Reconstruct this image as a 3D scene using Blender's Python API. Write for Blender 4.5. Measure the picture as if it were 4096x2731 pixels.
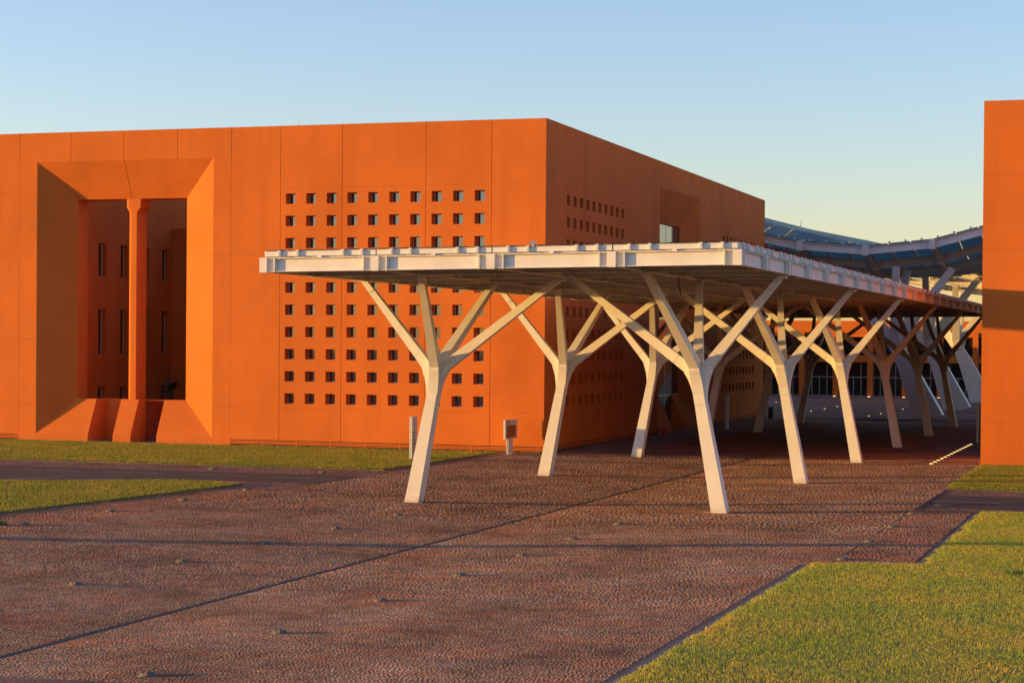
import bpy, math, random
import numpy as np
from mathutils import Vector, Matrix

random.seed(7)
rng = np.random.default_rng(7)
for o in list(bpy.data.objects):
    bpy.data.objects.remove(o)
scene = bpy.context.scene
COL = scene.collection

# ------------------------------------------------------------------ camera
CAM_H = 5.5
YAW, PITCH, ROLL = 0.3199, -0.0091, 0.0082
_fw = Vector((-math.sin(YAW) * math.cos(PITCH), math.cos(YAW) * math.cos(PITCH), math.sin(PITCH)))
_r = Vector((math.cos(YAW), math.sin(YAW), 0))
_u = _r.cross(_fw)
_R = _r * math.cos(ROLL) + _u * math.sin(ROLL)
_U = _R.cross(_fw)
cam_d = bpy.data.cameras.new('camera')
cam = bpy.data.objects.new('camera', cam_d)
COL.objects.link(cam)
cam.matrix_world = Matrix(((_R.x, _U.x, -_fw.x, 0), (_R.y, _U.y, -_fw.y, 0), (_R.z, _U.z, -_fw.z, CAM_H), (0, 0, 0, 1)))
cam_d.sensor_width = 36
cam_d.lens = 7848.4 / 4096 * 36
cam_d.shift_y = 86.5 / 4096
cam_d.clip_end = 6000
cam_d.clip_start = 0.5
scene.camera = cam

# ------------------------------------------------------------------ light
SUN_AZ = Vector((-0.947, -0.320, 0)).normalized()      # horizontal direction towards the sun
SUN_EL = math.radians(3.6)
to_sun = Vector((SUN_AZ.x * math.cos(SUN_EL), SUN_AZ.y * math.cos(SUN_EL), math.sin(SUN_EL)))
world = bpy.data.worlds.new('World')
scene.world = world
world.use_nodes = True
wn = world.node_tree
bg = wn.nodes['Background']
sky = wn.nodes.new('ShaderNodeTexSky')
sky.sky_type = 'NISHITA'
sky.sun_disc = False
sky.sun_elevation = SUN_EL
sky.sun_rotation = math.atan2(SUN_AZ.x, SUN_AZ.y)
sky.altitude = 400
sky.air_density = 1.0
sky.dust_density = 0.6
sky.ozone_density = 2.2
wb = wn.nodes.new('ShaderNodeMix')                       # white balance of the whole sky
wb.data_type = 'RGBA'
wb.blend_type = 'MULTIPLY'
wb.inputs[0].default_value = 1
wb.inputs[7].default_value = (.97, .85, .975, 1)
wn.links.new(sky.outputs[0], wb.inputs[6])
wn.links.new(wb.outputs[2], bg.inputs[0])
bg.inputs[1].default_value = 0.15
sun_d = bpy.data.lights.new('sun', 'SUN')
sun_d.energy = 2.45
sun_d.angle = math.radians(0.6)
sun_d.color = (1.0, 0.55, 0.13)
sun = bpy.data.objects.new('sun', sun_d)
COL.objects.link(sun)
sun.rotation_euler = to_sun.to_track_quat('Z', 'Y').to_euler()
vs = scene.view_settings
vs.view_transform = 'Standard'
vs.look = 'None'
vs.exposure = 1.83
vs.gamma = 1
vs.use_curve_mapping = False
scene.render.engine = 'CYCLES'
scene.cycles.max_bounces = 6
scene.cycles.diffuse_bounces = 3
scene.cycles.glossy_bounces = 3
scene.cycles.transmission_bounces = 4
scene.cycles.caustics_reflective = False
scene.cycles.caustics_refractive = False

# ------------------------------------------------------------------ helpers
WL = {}                                                # world location of each object


def newobj(name, data, parent=None, loc=(0, 0, 0)):
    o = bpy.data.objects.new(name, data)
    COL.objects.link(o)
    loc = Vector(loc)
    WL[o] = loc
    if parent is not None:
        o.parent = parent
        o.location = loc - WL[parent]
    else:
        o.location = loc
    return o


def tag(o, label=None, cat=None, group=None, kind=None):
    if label: o['label'] = label
    if cat: o['category'] = cat
    if group: o['group'] = group
    if kind: o['kind'] = kind
    return o


def thing(name, loc, label, cat, group=None):
    return tag(newobj(name, None, None, loc), label, cat, group)


class MB:
    """collects vertices and faces of one mesh (world or local coordinates)"""
    def __init__(self):
        self.v, self.f = [], []

    def quad(self, a, b, c, d):
        n = len(self.v)
        self.v += [tuple(a), tuple(b), tuple(c), tuple(d)]
        self.f.append((n, n + 1, n + 2, n + 3))
        return self

    def poly(self, pts):
        n = len(self.v)
        self.v += [tuple(p) for p in pts]
        self.f.append(tuple(range(n, n + len(pts))))
        return self

    def hexa(self, p):
        """8 points: bottom ring then top ring"""
        n = len(self.v)
        self.v += [tuple(q) for q in p]
        for f in ((3, 2, 1, 0), (4, 5, 6, 7), (0, 1, 5, 4), (1, 2, 6, 5), (2, 3, 7, 6), (3, 0, 4, 7)):
            self.f.append(tuple(n + i for i in f))
        return self

    def box(self, x0, x1, y0, y1, z0, z1):
        return self.hexa([(x0, y0, z0), (x1, y0, z0), (x1, y1, z0), (x0, y1, z0),
                          (x0, y0, z1), (x1, y0, z1), (x1, y1, z1), (x0, y1, z1)])

    def rings(self, rings, caps=True):
        n0 = len(self.v)
        k = len(rings[0])
        for r in rings:
            self.v += [tuple(p) for p in r]
        for i in range(len(rings) - 1):
            for j in range(k):
                a = n0 + i * k + j
                b = n0 + i * k + (j + 1) % k
                self.f.append((a, b, b + k, a + k))
        if caps:
            self.f.append(tuple(n0 + j for j in range(k - 1, -1, -1)))
            m = n0 + (len(rings) - 1) * k
            self.f.append(tuple(m + j for j in range(k)))
        return self

    def cyl(self, c, r, z0, z1, n=12, r1=None):
        r1 = r if r1 is None else r1
        return self.rings([[(c[0] + q * math.cos(2 * math.pi * i / n), c[1] + q * math.sin(2 * math.pi * i / n), z)
                            for i in range(n)] for q, z in ((r, z0), (r1, z1))])

    def tube(self, pts, r, n=6):
        pts = [Vector(p) for p in pts]
        rs = []
        for i, p in enumerate(pts):
            t = (pts[min(i + 1, len(pts) - 1)] - pts[max(i - 1, 0)]).normalized()
            a = t.cross(Vector((0, 0, 1)) if abs(t.z) < .9 else Vector((1, 0, 0))).normalized()
            b = t.cross(a)
            rr = r[i] if isinstance(r, (list, tuple)) else r
            rs.append([p + a * rr * math.cos(2 * math.pi * j / n) + b * rr * math.sin(2 * math.pi * j / n) for j in range(n)])
        return self.rings(rs)

    def mesh(self, name, mat, origin=(0, 0, 0), smooth=False):
        me = bpy.data.meshes.new(name)
        ox, oy, oz = origin
        me.from_pydata([(x - ox, y - oy, z - oz) for x, y, z in self.v], [], self.f)
        me.materials.append(mat)
        if smooth:
            me.polygons.foreach_set('use_smooth', [True] * len(me.polygons))
        me.update()
        return me

    def build(self, name, mat, parent=None, origin=None, smooth=False):
        """world-coordinate mesh; object origin at the parent's (or given) base"""
        org = Vector(origin) if origin is not None else (WL[parent] if parent is not None else Vector((0, 0, 0)))
        return newobj(name, self.mesh(name, mat, org, smooth), parent, org)


def big_mesh(name, verts, faces_flat, nper, mat):
    me = bpy.data.meshes.new(name)
    nf = len(faces_flat) // nper
    me.vertices.add(len(verts))
    me.vertices.foreach_set('co', np.asarray(verts, np.float32).ravel())
    me.loops.add(len(faces_flat))
    me.loops.foreach_set('vertex_index', np.asarray(faces_flat, np.int32))
    me.polygons.add(nf)
    me.polygons.foreach_set('loop_start', np.arange(nf, dtype=np.int32) * nper)
    try:
        me.polygons.foreach_set('loop_total', np.full(nf, nper, np.int32))
    except Exception:
        pass
    me.materials.append(mat)
    me.update(calc_edges=True)
    me.validate()
    return me


# ------------------------------------------------------------------ materials
def newmat(name):
    m = bpy.data.materials.new(name)
    m.use_nodes = True
    nt = m.node_tree
    b = nt.nodes['Principled BSDF']
    return m, nt, b


def N(nt, t, **kw):
    n = nt.nodes.new(t)
    for k, v in kw.items():
        if k.startswith('i_'):
            key = k[2:]
            key = int(key) if key.isdigit() else key.replace('_', ' ')
            n.inputs[key].default_value = v
        else:
            setattr(n, k, v)
    return n


def ramp(nt, stops):
    r = N(nt, 'ShaderNodeValToRGB')
    el = r.color_ramp.elements
    while len(el) < len(stops):
        el.new(0.5)
    for e, (p, c) in zip(el, stops):
        e.position = p
        e.color = (*c, 1)
    return r


def mixc(nt, fac, a, b, mode='MIX'):
    m = N(nt, 'ShaderNodeMix', data_type='RGBA', blend_type=mode)
    for s, v in ((0, fac), (6, a), (7, b)):
        if hasattr(v, 'is_output'):
            nt.links.new(v, m.inputs[s])
        else:
            m.inputs[s].default_value = v if s == 0 else (*v, 1)
    return m.outputs[2]


def noise(nt, scale, detail=4, rough=.55, vec=None, dim='3D'):
    n = N(nt, 'ShaderNodeTexNoise', noise_dimensions=dim)
    n.inputs['Scale'].default_value = scale
    n.inputs['Detail'].default_value = detail
    n.inputs['Roughness'].default_value = rough
    if vec is not None:
        nt.links.new(vec, n.inputs['Vector'])
    return n


def wpos(nt, scale=(1, 1, 1)):
    g = N(nt, 'ShaderNodeNewGeometry')
    mp = N(nt, 'ShaderNodeMapping')
    mp.inputs['Scale'].default_value = scale
    nt.links.new(g.outputs['Position'], mp.inputs['Vector'])
    return mp.outputs[0]


def bump(nt, b, height, strength, dist):
    bp = N(nt, 'ShaderNodeBump')
    bp.inputs['Strength'].default_value = strength
    bp.inputs['Distance'].default_value = dist
    nt.links.new(height, bp.inputs['Height'])
    nt.links.new(bp.outputs[0], b.inputs['Normal'])


def simple(name, col, rough=.6, metal=0, spec=.5, var=.08, scale=3, bumps=None):
    m, nt, b = newmat(name)
    n = noise(nt, scale, 5, .6, wpos(nt))
    lo = tuple(c * (1 - var) for c in col)
    hi = tuple(min(1, c * (1 + var)) for c in col)
    r = ramp(nt, [(.3, lo), (.7, hi)])
    nt.links.new(n.outputs['Fac'], r.inputs[0])
    nt.links.new(r.outputs[0], b.inputs['Base Color'])
    b.inputs['Roughness'].default_value = rough
    b.inputs['Metallic'].default_value = metal
    b.inputs['Specular IOR Level'].default_value = spec
    if bumps:
        nb = noise(nt, bumps[0], 4, .6, wpos(nt))
        bump(nt, b, nb.outputs['Fac'], bumps[1], bumps[2])
    return m


def stucco_mat(name, col):
    m, nt, b = newmat(name)
    p = wpos(nt)
    big = noise(nt, .22, 4, .6, p)
    streak = noise(nt, 1.0, 4, .65, wpos(nt, (.75, .75, .09)))
    fine = noise(nt, 14, 3, .6, p)
    r1 = ramp(nt, [(.32, tuple(c * .90 for c in col)), (.68, tuple(min(1, c * 1.07) for c in col))])
    nt.links.new(big.outputs['Fac'], r1.inputs[0])
    r2 = ramp(nt, [(.30, (.80, .78, .76)), (.56, (1, 1, 1))])
    nt.links.new(streak.outputs['Fac'], r2.inputs[0])
    c = mixc(nt, .5, r1.outputs[0], r2.outputs[0], 'MULTIPLY')
    r3 = ramp(nt, [(.2, (.94, .94, .94)), (.8, (1.04, 1.04, 1.04))])
    nt.links.new(fine.outputs['Fac'], r3.inputs[0])
    c = mixc(nt, 1.0, c, r3.outputs[0], 'MULTIPLY')
    # splashed dust at the wall foot, with an uneven upper edge, and small pale scuffs
    g = N(nt, 'ShaderNodeNewGeometry')
    sx = N(nt, 'ShaderNodeSeparateXYZ')
    nt.links.new(g.outputs['Position'], sx.inputs[0])
    dn = noise(nt, 1.6, 5, .7, p)
    ad = N(nt, 'ShaderNodeMath', operation='MULTIPLY_ADD')
    ad.inputs[1].default_value = 1.6
    nt.links.new(dn.outputs['Fac'], ad.inputs[0])
    sb = N(nt, 'ShaderNodeMath', operation='MULTIPLY')
    sb.inputs[1].default_value = -1.1
    nt.links.new(sx.outputs[2], sb.inputs[0])
    nt.links.new(sb.outputs[0], ad.inputs[2])
    rd = ramp(nt, [(.15, (0, 0, 0)), (.85, (.30, .30, .30))])
    nt.links.new(ad.outputs[0], rd.inputs[0])
    c = mixc(nt, rd.outputs[0], c, (.36, .13, .06))
    scf = noise(nt, 3.2, 2, .5, wpos(nt, (1.6, 1.6, .5)))
    rs_ = ramp(nt, [(.755, (0, 0, 0)), (.80, (.25, .25, .25))])
    nt.links.new(scf.outputs['Fac'], rs_.inputs[0])
    c = mixc(nt, rs_.outputs[0], c, (.66, .24, .08))
    nt.links.new(c, b.inputs['Base Color'])
    b.inputs['Roughness'].default_value = .9
    b.inputs['Specular IOR Level'].default_value = .25
    nb = noise(nt, 9, 5, .7, p)
    bump(nt, b, nb.outputs['Fac'], .35, .012)
    return m


ORANGE = stucco_mat('orange_stucco', (.62, .155, .024))
STEEL, nt, b = newmat('white_painted_steel')
n1 = noise(nt, 1.2, 5, .6, wpos(nt))
r1 = ramp(nt, [(.3, (.70, .67, .62)), (.7, (.77, .74, .69))])
nt.links.new(n1.outputs['Fac'], r1.inputs[0])
n2 = noise(nt, 1.6, 5, .65, wpos(nt, (1, 1, .6)))
r2 = ramp(nt, [(.30, (.90, .88, .85)), (.5, (1, 1, 1))])
nt.links.new(n2.outputs['Fac'], r2.inputs[0])
c1 = mixc(nt, .7, r1.outputs[0], r2.outputs[0], 'MULTIPLY')
g1 = N(nt, 'ShaderNodeNewGeometry')
s1 = N(nt, 'ShaderNodeSeparateXYZ')
nt.links.new(g1.outputs['Position'], s1.inputs[0])
n3 = noise(nt, 6, 4, .7, wpos(nt))
m1 = N(nt, 'ShaderNodeMath', operation='MULTIPLY_ADD')
m1.inputs[1].default_value = -1.5
nt.links.new(s1.outputs[2], m1.inputs[0])
nt.links.new(n3.outputs['Fac'], m1.inputs[2])
r3 = ramp(nt, [(.15, (0, 0, 0)), (.6, (.55, .55, .55))])
nt.links.new(m1.outputs[0], r3.inputs[0])
c1 = mixc(nt, r3.outputs[0], c1, (.40, .27, .19))
nt.links.new(c1, b.inputs['Base Color'])
b.inputs['Roughness'].default_value = .45
b.inputs['Specular IOR Level'].default_value = .4
SEAM = simple('weld_seam_paint', (.50, .47, .43), .5, 0, .4, .1, 9)
DECK = simple('grey_deck_underside', (.50, .47, .44), .6, 0, .3, .1, .8)
ALU = simple('pale_aluminium', (.62, .60, .57), .35, .4, .5, .05)
DARK = simple('black_metal', (.02, .02, .022), .5, 0, .5, .2)
RUBBER = simple('black_cable', (.015, .015, .015), .7)
CONC = simple('grey_concrete', (.19, .16, .138), .9, 0, .3, .4, 2.5, (25, .4, .01))
LAMPM = simple('weathered_lamp_metal', (.14, .12, .10), .6, .2, .4, .2, 8)
RED = simple('red_paint', (.45, .03, .02), .45)
DOORM = simple('red_brown_door', (.36, .075, .03), .5, 0, .4, .06)
PALE = simple('pale_sign_paint', (.66, .63, .60), .45, 0, .4, .04)
INK = simple('dark_print', (.10, .085, .075), .6)
WHITEP = simple('worn_white_road_paint', (.42, .38, .36), .7, 0, .3, .25, 6)
SOIL = simple('ground_soil', (.16, .11, .075), .95, 0, .2, .25, .8)


def glass_mat(name, col, rough, ior):
    m, nt, b = newmat(name)
    b.inputs['Base Color'].default_value = (*col, 1)
    b.inputs['Roughness'].default_value = rough
    b.inputs['IOR'].default_value = ior
    n = noise(nt, .9, 2, .5, wpos(nt))
    bump(nt, b, n.outputs['Fac'], .05, .02)
    return m


GLASS = glass_mat('window_glass', (.03, .028, .03), .04, 2.6)
GLASSB = glass_mat('entrance_glass', (.03, .035, .04), .03, 3.0)
GLASSD = glass_mat('far_door_glass', (.02, .018, .016), .05, 1.45)
DULL = simple('dull_grey_frame', (.30, .27, .24), .5, .2)

# roof glass with solar cells: bluish, partly lets light through
PV, nt, b = newmat('translucent_solar_glass')
b.inputs['Base Color'].default_value = (.13, .18, .21, 1)
b.inputs['Roughness'].default_value = .18
b.inputs['IOR'].default_value = 1.9
tr = N(nt, 'ShaderNodeBsdfTranslucent')
tr.inputs[0].default_value = (.28, .43, .45, 1)
mx = N(nt, 'ShaderNodeMixShader')
mx.inputs[0].default_value = .65
nt.links.new(b.outputs[0], mx.inputs[1])
nt.links.new(tr.outputs[0], mx.inputs[2])
nt.links.new(mx.outputs[0], nt.nodes['Material Output'].inputs[0])

PVD = simple('solar_panel_dark', (.05, .07, .11), .2, 0, .6, .1)

EMIT, nt, b = newmat('lit_ground_lamp')
b.inputs['Base Color'].default_value = (.9, .7, .4, 1)
b.inputs['Emission Color'].default_value = (1, .66, .22, 1)
b.inputs['Emission Strength'].default_value = 1.0


def cobble_mat(name, island, tint):
    m, nt, b = newmat(name)
    cols = [(.0, (.085, .040, .033)), (.22, (.15, .072, .058)), (.45, (.20, .105, .085)), (.65, (.17, .115, .10)),
            (.82, (.26, .135, .10)), (1., (.27, .20, .175))]
    mean = (.185, .108, .088)
    cols = [(p, tuple((.45 * mn + .55 * c) * t * 1.42 for c, t, mn in zip(k, tint, mean))) for p, k in cols]
    r = ramp(nt, cols)
    if island:
        g = N(nt, 'ShaderNodeNewGeometry')
        nt.links.new(g.outputs['Random Per Island'], r.inputs[0])
    else:
        vo = N(nt, 'ShaderNodeTexVoronoi')
        vo.inputs['Scale'].default_value = 9
        nt.links.new(wpos(nt, (1, 1, 0)), vo.inputs['Vector'])
        sp = N(nt, 'ShaderNodeSeparateColor')
        nt.links.new(vo.outputs['Color'], sp.inputs[0])
        nt.links.new(sp.outputs[0], r.inputs[0])
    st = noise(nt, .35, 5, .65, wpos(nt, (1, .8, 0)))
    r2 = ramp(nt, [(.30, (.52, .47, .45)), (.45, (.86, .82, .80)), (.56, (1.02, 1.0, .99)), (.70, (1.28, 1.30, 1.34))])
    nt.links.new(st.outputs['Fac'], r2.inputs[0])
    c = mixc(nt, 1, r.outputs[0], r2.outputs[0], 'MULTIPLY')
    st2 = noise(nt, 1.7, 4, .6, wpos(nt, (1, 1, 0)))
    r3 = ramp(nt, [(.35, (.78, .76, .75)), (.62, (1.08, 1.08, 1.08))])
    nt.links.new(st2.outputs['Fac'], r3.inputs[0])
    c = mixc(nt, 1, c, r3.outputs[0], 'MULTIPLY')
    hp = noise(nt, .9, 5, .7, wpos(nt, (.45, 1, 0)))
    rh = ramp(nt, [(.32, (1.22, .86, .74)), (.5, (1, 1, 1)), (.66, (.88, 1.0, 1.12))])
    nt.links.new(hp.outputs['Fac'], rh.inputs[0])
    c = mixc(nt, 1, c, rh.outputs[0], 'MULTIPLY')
    nt.links.new(c, b.inputs['Base Color'])
    b.inputs['Roughness'].default_value = .85
    b.inputs['Specular IOR Level'].default_value = .18
    if island:
        nb = noise(nt, 45, 3, .6, wpos(nt))
        bump(nt, b, nb.outputs['Fac'], .4, .006)
    else:
        v2 = N(nt, 'ShaderNodeTexVoronoi', feature='SMOOTH_F1')
        v2.inputs['Scale'].default_value = 9
        nt.links.new(wpos(nt, (1, 1, 0)), v2.inputs['Vector'])
        bump(nt, b, v2.outputs['Distance'], .9, -.05)
    return m


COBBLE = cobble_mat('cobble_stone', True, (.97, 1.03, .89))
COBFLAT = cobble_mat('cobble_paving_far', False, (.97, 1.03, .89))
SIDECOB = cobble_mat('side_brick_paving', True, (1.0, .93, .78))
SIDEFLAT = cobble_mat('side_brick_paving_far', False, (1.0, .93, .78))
JOINT = simple('sandy_joint', (.17, .10, .078), .95, 0, .2, .25, 5)

DRAINM = simple('drain_grating', (.085, .046, .035), .8, 0, .3, .5, 14)

ASPH, nt, b = newmat('red_brown_asphalt')
n1 = noise(nt, .5, 5, .6, wpos(nt, (.35, 1, 1)))
r1 = ramp(nt, [(.35, (.042, .020, .016)), (.7, (.064, .034, .026))])
nt.links.new(n1.outputs['Fac'], r1.inputs[0])
n2 = noise(nt, 60, 3, .7, wpos(nt))
r2 = ramp(nt, [(.3, (.75, .75, .75)), (.7, (1.25, 1.25, 1.25))])
nt.links.new(n2.outputs['Fac'], r2.inputs[0])
nt.links.new(mixc(nt, 1, r1.outputs[0], r2.outputs[0], 'MULTIPLY'), b.inputs['Base Color'])
b.inputs['Roughness'].default_value = .85
bump(nt, b, n2.outputs['Fac'], .4, .006)


def grass_mat(name, k=(1, 1, 1)):
    m, nt, b = newmat(name)
    g = N(nt, 'ShaderNodeNewGeometry')
    r = ramp(nt, [(0, (.13, .15, .018)), (.3, (.21, .215, .030)), (.65, (.30, .27, .045)), (.88, (.38, .31, .075)), (1, (.48, .36, .13))])
    for e in r.color_ramp.elements:
        e.color = tuple(min(.75, c * q) for c, q in zip(e.color[:3], k)) + (1,)
    nt.links.new(g.outputs['Random Per Island'], r.inputs[0])
    p1 = noise(nt, .45, 5, .65, wpos(nt, (1, .8, 0)))
    r2 = ramp(nt, [(.34, (.66, .90, .60)), (.5, (.95, 1, .9)), (.62, (1.12, 1.02, .95)), (.74, (1.30, .98, 1.1))])
    nt.links.new(p1.outputs['Fac'], r2.inputs[0])
    c = mixc(nt, 1, r.outputs[0], r2.outputs[0], 'MULTIPLY')
    nt.links.new(c, b.inputs['Base Color'])
    b.inputs['Roughness'].default_value = .65
    b.inputs['Specular IOR Level'].default_value = .25
    tr = N(nt, 'ShaderNodeBsdfTranslucent')
    nt.links.new(c, tr.inputs[0])
    mx = N(nt, 'ShaderNodeMixShader')
    mx.inputs[0].default_value = .4
    nt.links.new(b.outputs[0], mx.inputs[1])
    nt.links.new(tr.outputs[0], mx.inputs[2])
    nt.links.new(mx.outputs[0], nt.nodes['Material Output'].inputs[0])
    return m


GRASS = grass_mat('grass_blades', (1.2, 1.15, 1.1))
DRY = grass_mat('dry_grass_blades', (2.0, 1.9, 1.5))
TURF, nt, b = newmat('turf_soil')
n1 = noise(nt, .5, 5, .65, wpos(nt))
r1 = ramp(nt, [(.35, (.09, .10, .018)), (.65, (.20, .155, .045))])
nt.links.new(n1.outputs['Fac'], r1.inputs[0])
nt.links.new(r1.outputs[0], b.inputs['Base Color'])
b.inputs['Roughness'].default_value = .95

# map picture on the sign: reddish ground plan of blocks
MAPM, nt, b = newmat('map_print')
br = N(nt, 'ShaderNodeTexVoronoi', distance='CHEBYCHEV')
br.inputs['Scale'].default_value = 9
nt.links.new(wpos(nt, (0, 1, 1.4)), br.inputs['Vector'])
sp = N(nt, 'ShaderNodeSeparateColor')
nt.links.new(br.outputs['Color'], sp.inputs[0])
r1 = ramp(nt, [(0, (.05, .04, .03)), (.35, (.16, .045, .035)), (.6, (.24, .08, .055)), (.85, (.14, .10, .06)), (1, (.40, .30, .25))])
r1.color_ramp.interpolation = 'CONSTANT'
nt.links.new(sp.outputs[0], r1.inputs[0])
nt.links.new(r1.outputs[0], b.inputs['Base Color'])
b.inputs['Roughness'].default_value = .4

# ------------------------------------------------------------------ ground
CX = -19.35                                            # axis of the promenade
HW = 11.5                                              # half width of the promenade
SIDE = .012 * (HW - 5.6)                               # level of the verges


def gz(x):
    return .012 * (min(abs(x - CX), HW) - 5.6)


ground = MB().quad((-3000, -2500, -.30), (3000, -2500, -.30), (3000, 3500, -.30), (-3000, 3500, -.30)).build('ground', SOIL)
tag(ground, kind='structure')

pave = MB()
xl, xr = CX - HW, CX + HW
for a, c in ((xl, CX - .055), (CX + .055, xr)):
    pave.quad((a, 10, gz(a) - .003), (c, 10, gz(c) - .003), (c, 97, gz(c) - .003), (a, 97, gz(a) - .003))
pavement = tag(pave.build('pavement', JOINT), kind='structure')
far = MB()
for a, c in ((xl, CX - .055), (CX + .055, xr)):
    far.quad((a, 97, gz(a)), (c, 97, gz(c)), (c, 152, gz(c)), (a, 152, gz(a)))
    far.quad((a, 97, gz(a)), (a, 97, gz(a) - .05), (c, 97, gz(c) - .05), (c, 97, gz(c)))
far.quad((-75, 152, SIDE - .02), (45, 152, SIDE - .02), (45, 260, SIDE - .02), (-75, 260, SIDE - .02))
tag(far.build('plaza_paving', COBFLAT), kind='structure')

drain = MB()
drain.quad((CX - .055, 10, gz(CX) - .006), (CX + .055, 10, gz(CX) - .006), (CX + .055, 150, gz(CX) - .006), (CX - .055, 150, gz(CX) - .006))
tag(drain.build('drain_channel', DRAINM), kind='structure')

side = MB()
side.quad((-140, 10, SIDE - .02), (xl, 10, SIDE - .02), (xl, 94.5, SIDE - .02), (-140, 94.5, SIDE - .02))
side.quad((xr, 10, SIDE - .02), (60, 10, SIDE - .02), (60, 94.5, SIDE - .02), (xr, 94.5, SIDE - .02))
side_pavement = tag(side.build('verge_paving', SIDEFLAT), kind='structure')

# roads with their painted lines
road = MB()
zr = SIDE - .014
road.poly([(xl, 70.3, zr), (xl + .02, 74.9, zr), (-60, 74.5, zr), (-140, 74.5, zr), (-140, 58, zr), (-60, 61.2, zr),
           (-48, 64.2, zr), (-43.1, 66.3, zr), (-40.2, 67.5, zr), (-37.5, 69.2, zr), (-35, 70.2, zr)])
road_l = tag(road.build('road', ASPH), kind='structure')
road_r = tag(MB().quad((xr - .1, 68.5, zr), (60, 68.5, zr), (60, 74.4, zr), (xr - .1, 74.4, zr)).build('road', ASPH), kind='structure')
zl = SIDE - .009


def dash(x0, y0, x1, y1, w, parent):
    d = Vector((x1 - x0, y1 - y0, 0)).normalized()
    n = Vector((-d.y, d.x, 0)) * w / 2
    a, c = Vector((x0, y0, zl)), Vector((x1, y1, zl))
    MB().quad(a - n, c - n, c + n, a + n).build('painted_line', WHITEP, parent)


for k in range(8):
    x1 = -31.6 - k * 3.85
    dash(x1 - 2.85, 72.75, x1, 72.75, .10, road_l)
dash(-43.6, 65.9, -42.0, 69.5, .12, road_l)
dash(-40.7, 67.55, -40.2, 68.5, .12, road_l)
dash(-40.2, 68.1, -39.7, 69.0, .12, road_l)
for k in range(6):
    dash(xr + .1 + k * 3.6, 71.3, xr + 2.5 + k * 3.6, 71.3, .10, road_r)

# manhole cover in the right-hand road
tag(MB().cyl((-7.2, 69.7), .36, zr, zr + .012, 20).build('manhole_cover', DARK, origin=(-7.2, 69.7, zr)),
    'round dark manhole cover in the asphalt on the right', 'manhole cover')

# ---- lawns
S_ = 4096.0


def visible(x, y, z, pad=.10):
    """rough test with a margin, only to leave out what lies far outside the view"""
    d = np.stack([x, y, z - CAM_H], -1)
    zc = d @ np.array(_fw)
    px = d @ np.array(_R) / zc * 7848.4 / 4096
    py = d @ np.array(_U) / zc * 7848.4 / 4096
    return (zc > 1) & (np.abs(px) < .5 + 1.6 * pad) & (py > -.333 + .021 - pad)


def inpoly(x, y, poly):
    ins = np.zeros(len(x), bool)
    n = len(poly)
    for i in range(n):
        x0, y0 = poly[i]
        x1, y1 = poly[(i + 1) % n]
        c = ((y0 > y) != (y1 > y))
        with np.errstate(divide='ignore', invalid='ignore'):
            t = (x1 - x0) * (y - y0) / (y1 - y0 if y1 != y0 else 1e-9) + x0
        ins ^= c & (x < t)
    return ins


def vnoise(x, y, s, seed):
    r = np.random.default_rng(seed)
    g = r.random((64, 64))
    xi, yi = x * s, y * s
    i, j = np.floor(xi).astype(int), np.floor(yi).astype(int)
    fx, fy = xi - i, yi - j
    fx, fy = fx * fx * (3 - 2 * fx), fy * fy * (3 - 2 * fy)
    G = lambda a, c: g[a % 64, c % 64]
    return (G(i, j) * (1 - fx) + G(i + 1, j) * fx) * (1 - fy) + (G(i, j + 1) * (1 - fx) + G(i + 1, j + 1) * fx) * fy


def lawn(poly, label, dens, h, w, seed, mat=None):
    z = SIDE + .025
    m = MB()
    m.poly([(x, y, z) for x, y in poly])
    for i in range(len(poly)):
        (x0, y0), (x1, y1) = poly[i], poly[(i + 1) % len(poly)]
        m.quad((x0, y0, z), (x1, y1, z), (x1, y1, z - .1), (x0, y0, z - .1))
    base = tag(m.build('lawn', TURF), kind='structure')
    r = np.random.default_rng(seed)
    xs = [p[0] for p in poly]
    ys = [p[1] for p in poly]
    n = int((max(xs) - min(xs)) * (max(ys) - min(ys)) * dens)
    x = r.uniform(min(xs), max(xs), n)
    y = r.uniform(min(ys), max(ys), n)
    jx = .16 * (vnoise(x, y, 2.3, seed + 5) - .5) + .08 * (vnoise(x, y, 9.1, seed + 6) - .5)
    k = inpoly(x + jx, y + jx, poly) & visible(x, y, np.full(n, z))
    x, y = x[k], y[k]
    n = len(x)
    hh = h * r.uniform(.82, 1.1, n) * (.88 + .2 * vnoise(x, y, .8, seed) + .12 * vnoise(x, y, 3.1, seed + 1))
    a = r.uniform(0, math.pi, n)
    la = r.uniform(0, 2 * math.pi, n)
    ln = r.uniform(.05, .5, n) * hh
    ww = w * r.uniform(.6, 1.3, n)
    V = np.empty((n, 4, 3))
    V[:, 0] = np.stack([x - np.cos(a) * ww, y - np.sin(a) * ww, np.full(n, z - .005)], -1)
    V[:, 1] = np.stack([x + np.cos(a) * ww, y + np.sin(a) * ww, np.full(n, z - .005)], -1)
    tx, ty = x + np.cos(la) * ln, y + np.sin(la) * ln
    V[:, 2] = np.stack([tx + np.cos(a) * ww * .8, ty + np.sin(a) * ww * .8, z + hh], -1)
    V[:, 3] = np.stack([tx - np.cos(a) * ww * .8, ty - np.sin(a) * ww * .8, z + hh * .96], -1)
    me = big_mesh('grass', V.reshape(-1, 3), np.arange(4 * n), 4, mat or GRASS)
    tag(newobj('grass', me), label, 'grass', kind='stuff')
    return n


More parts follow.
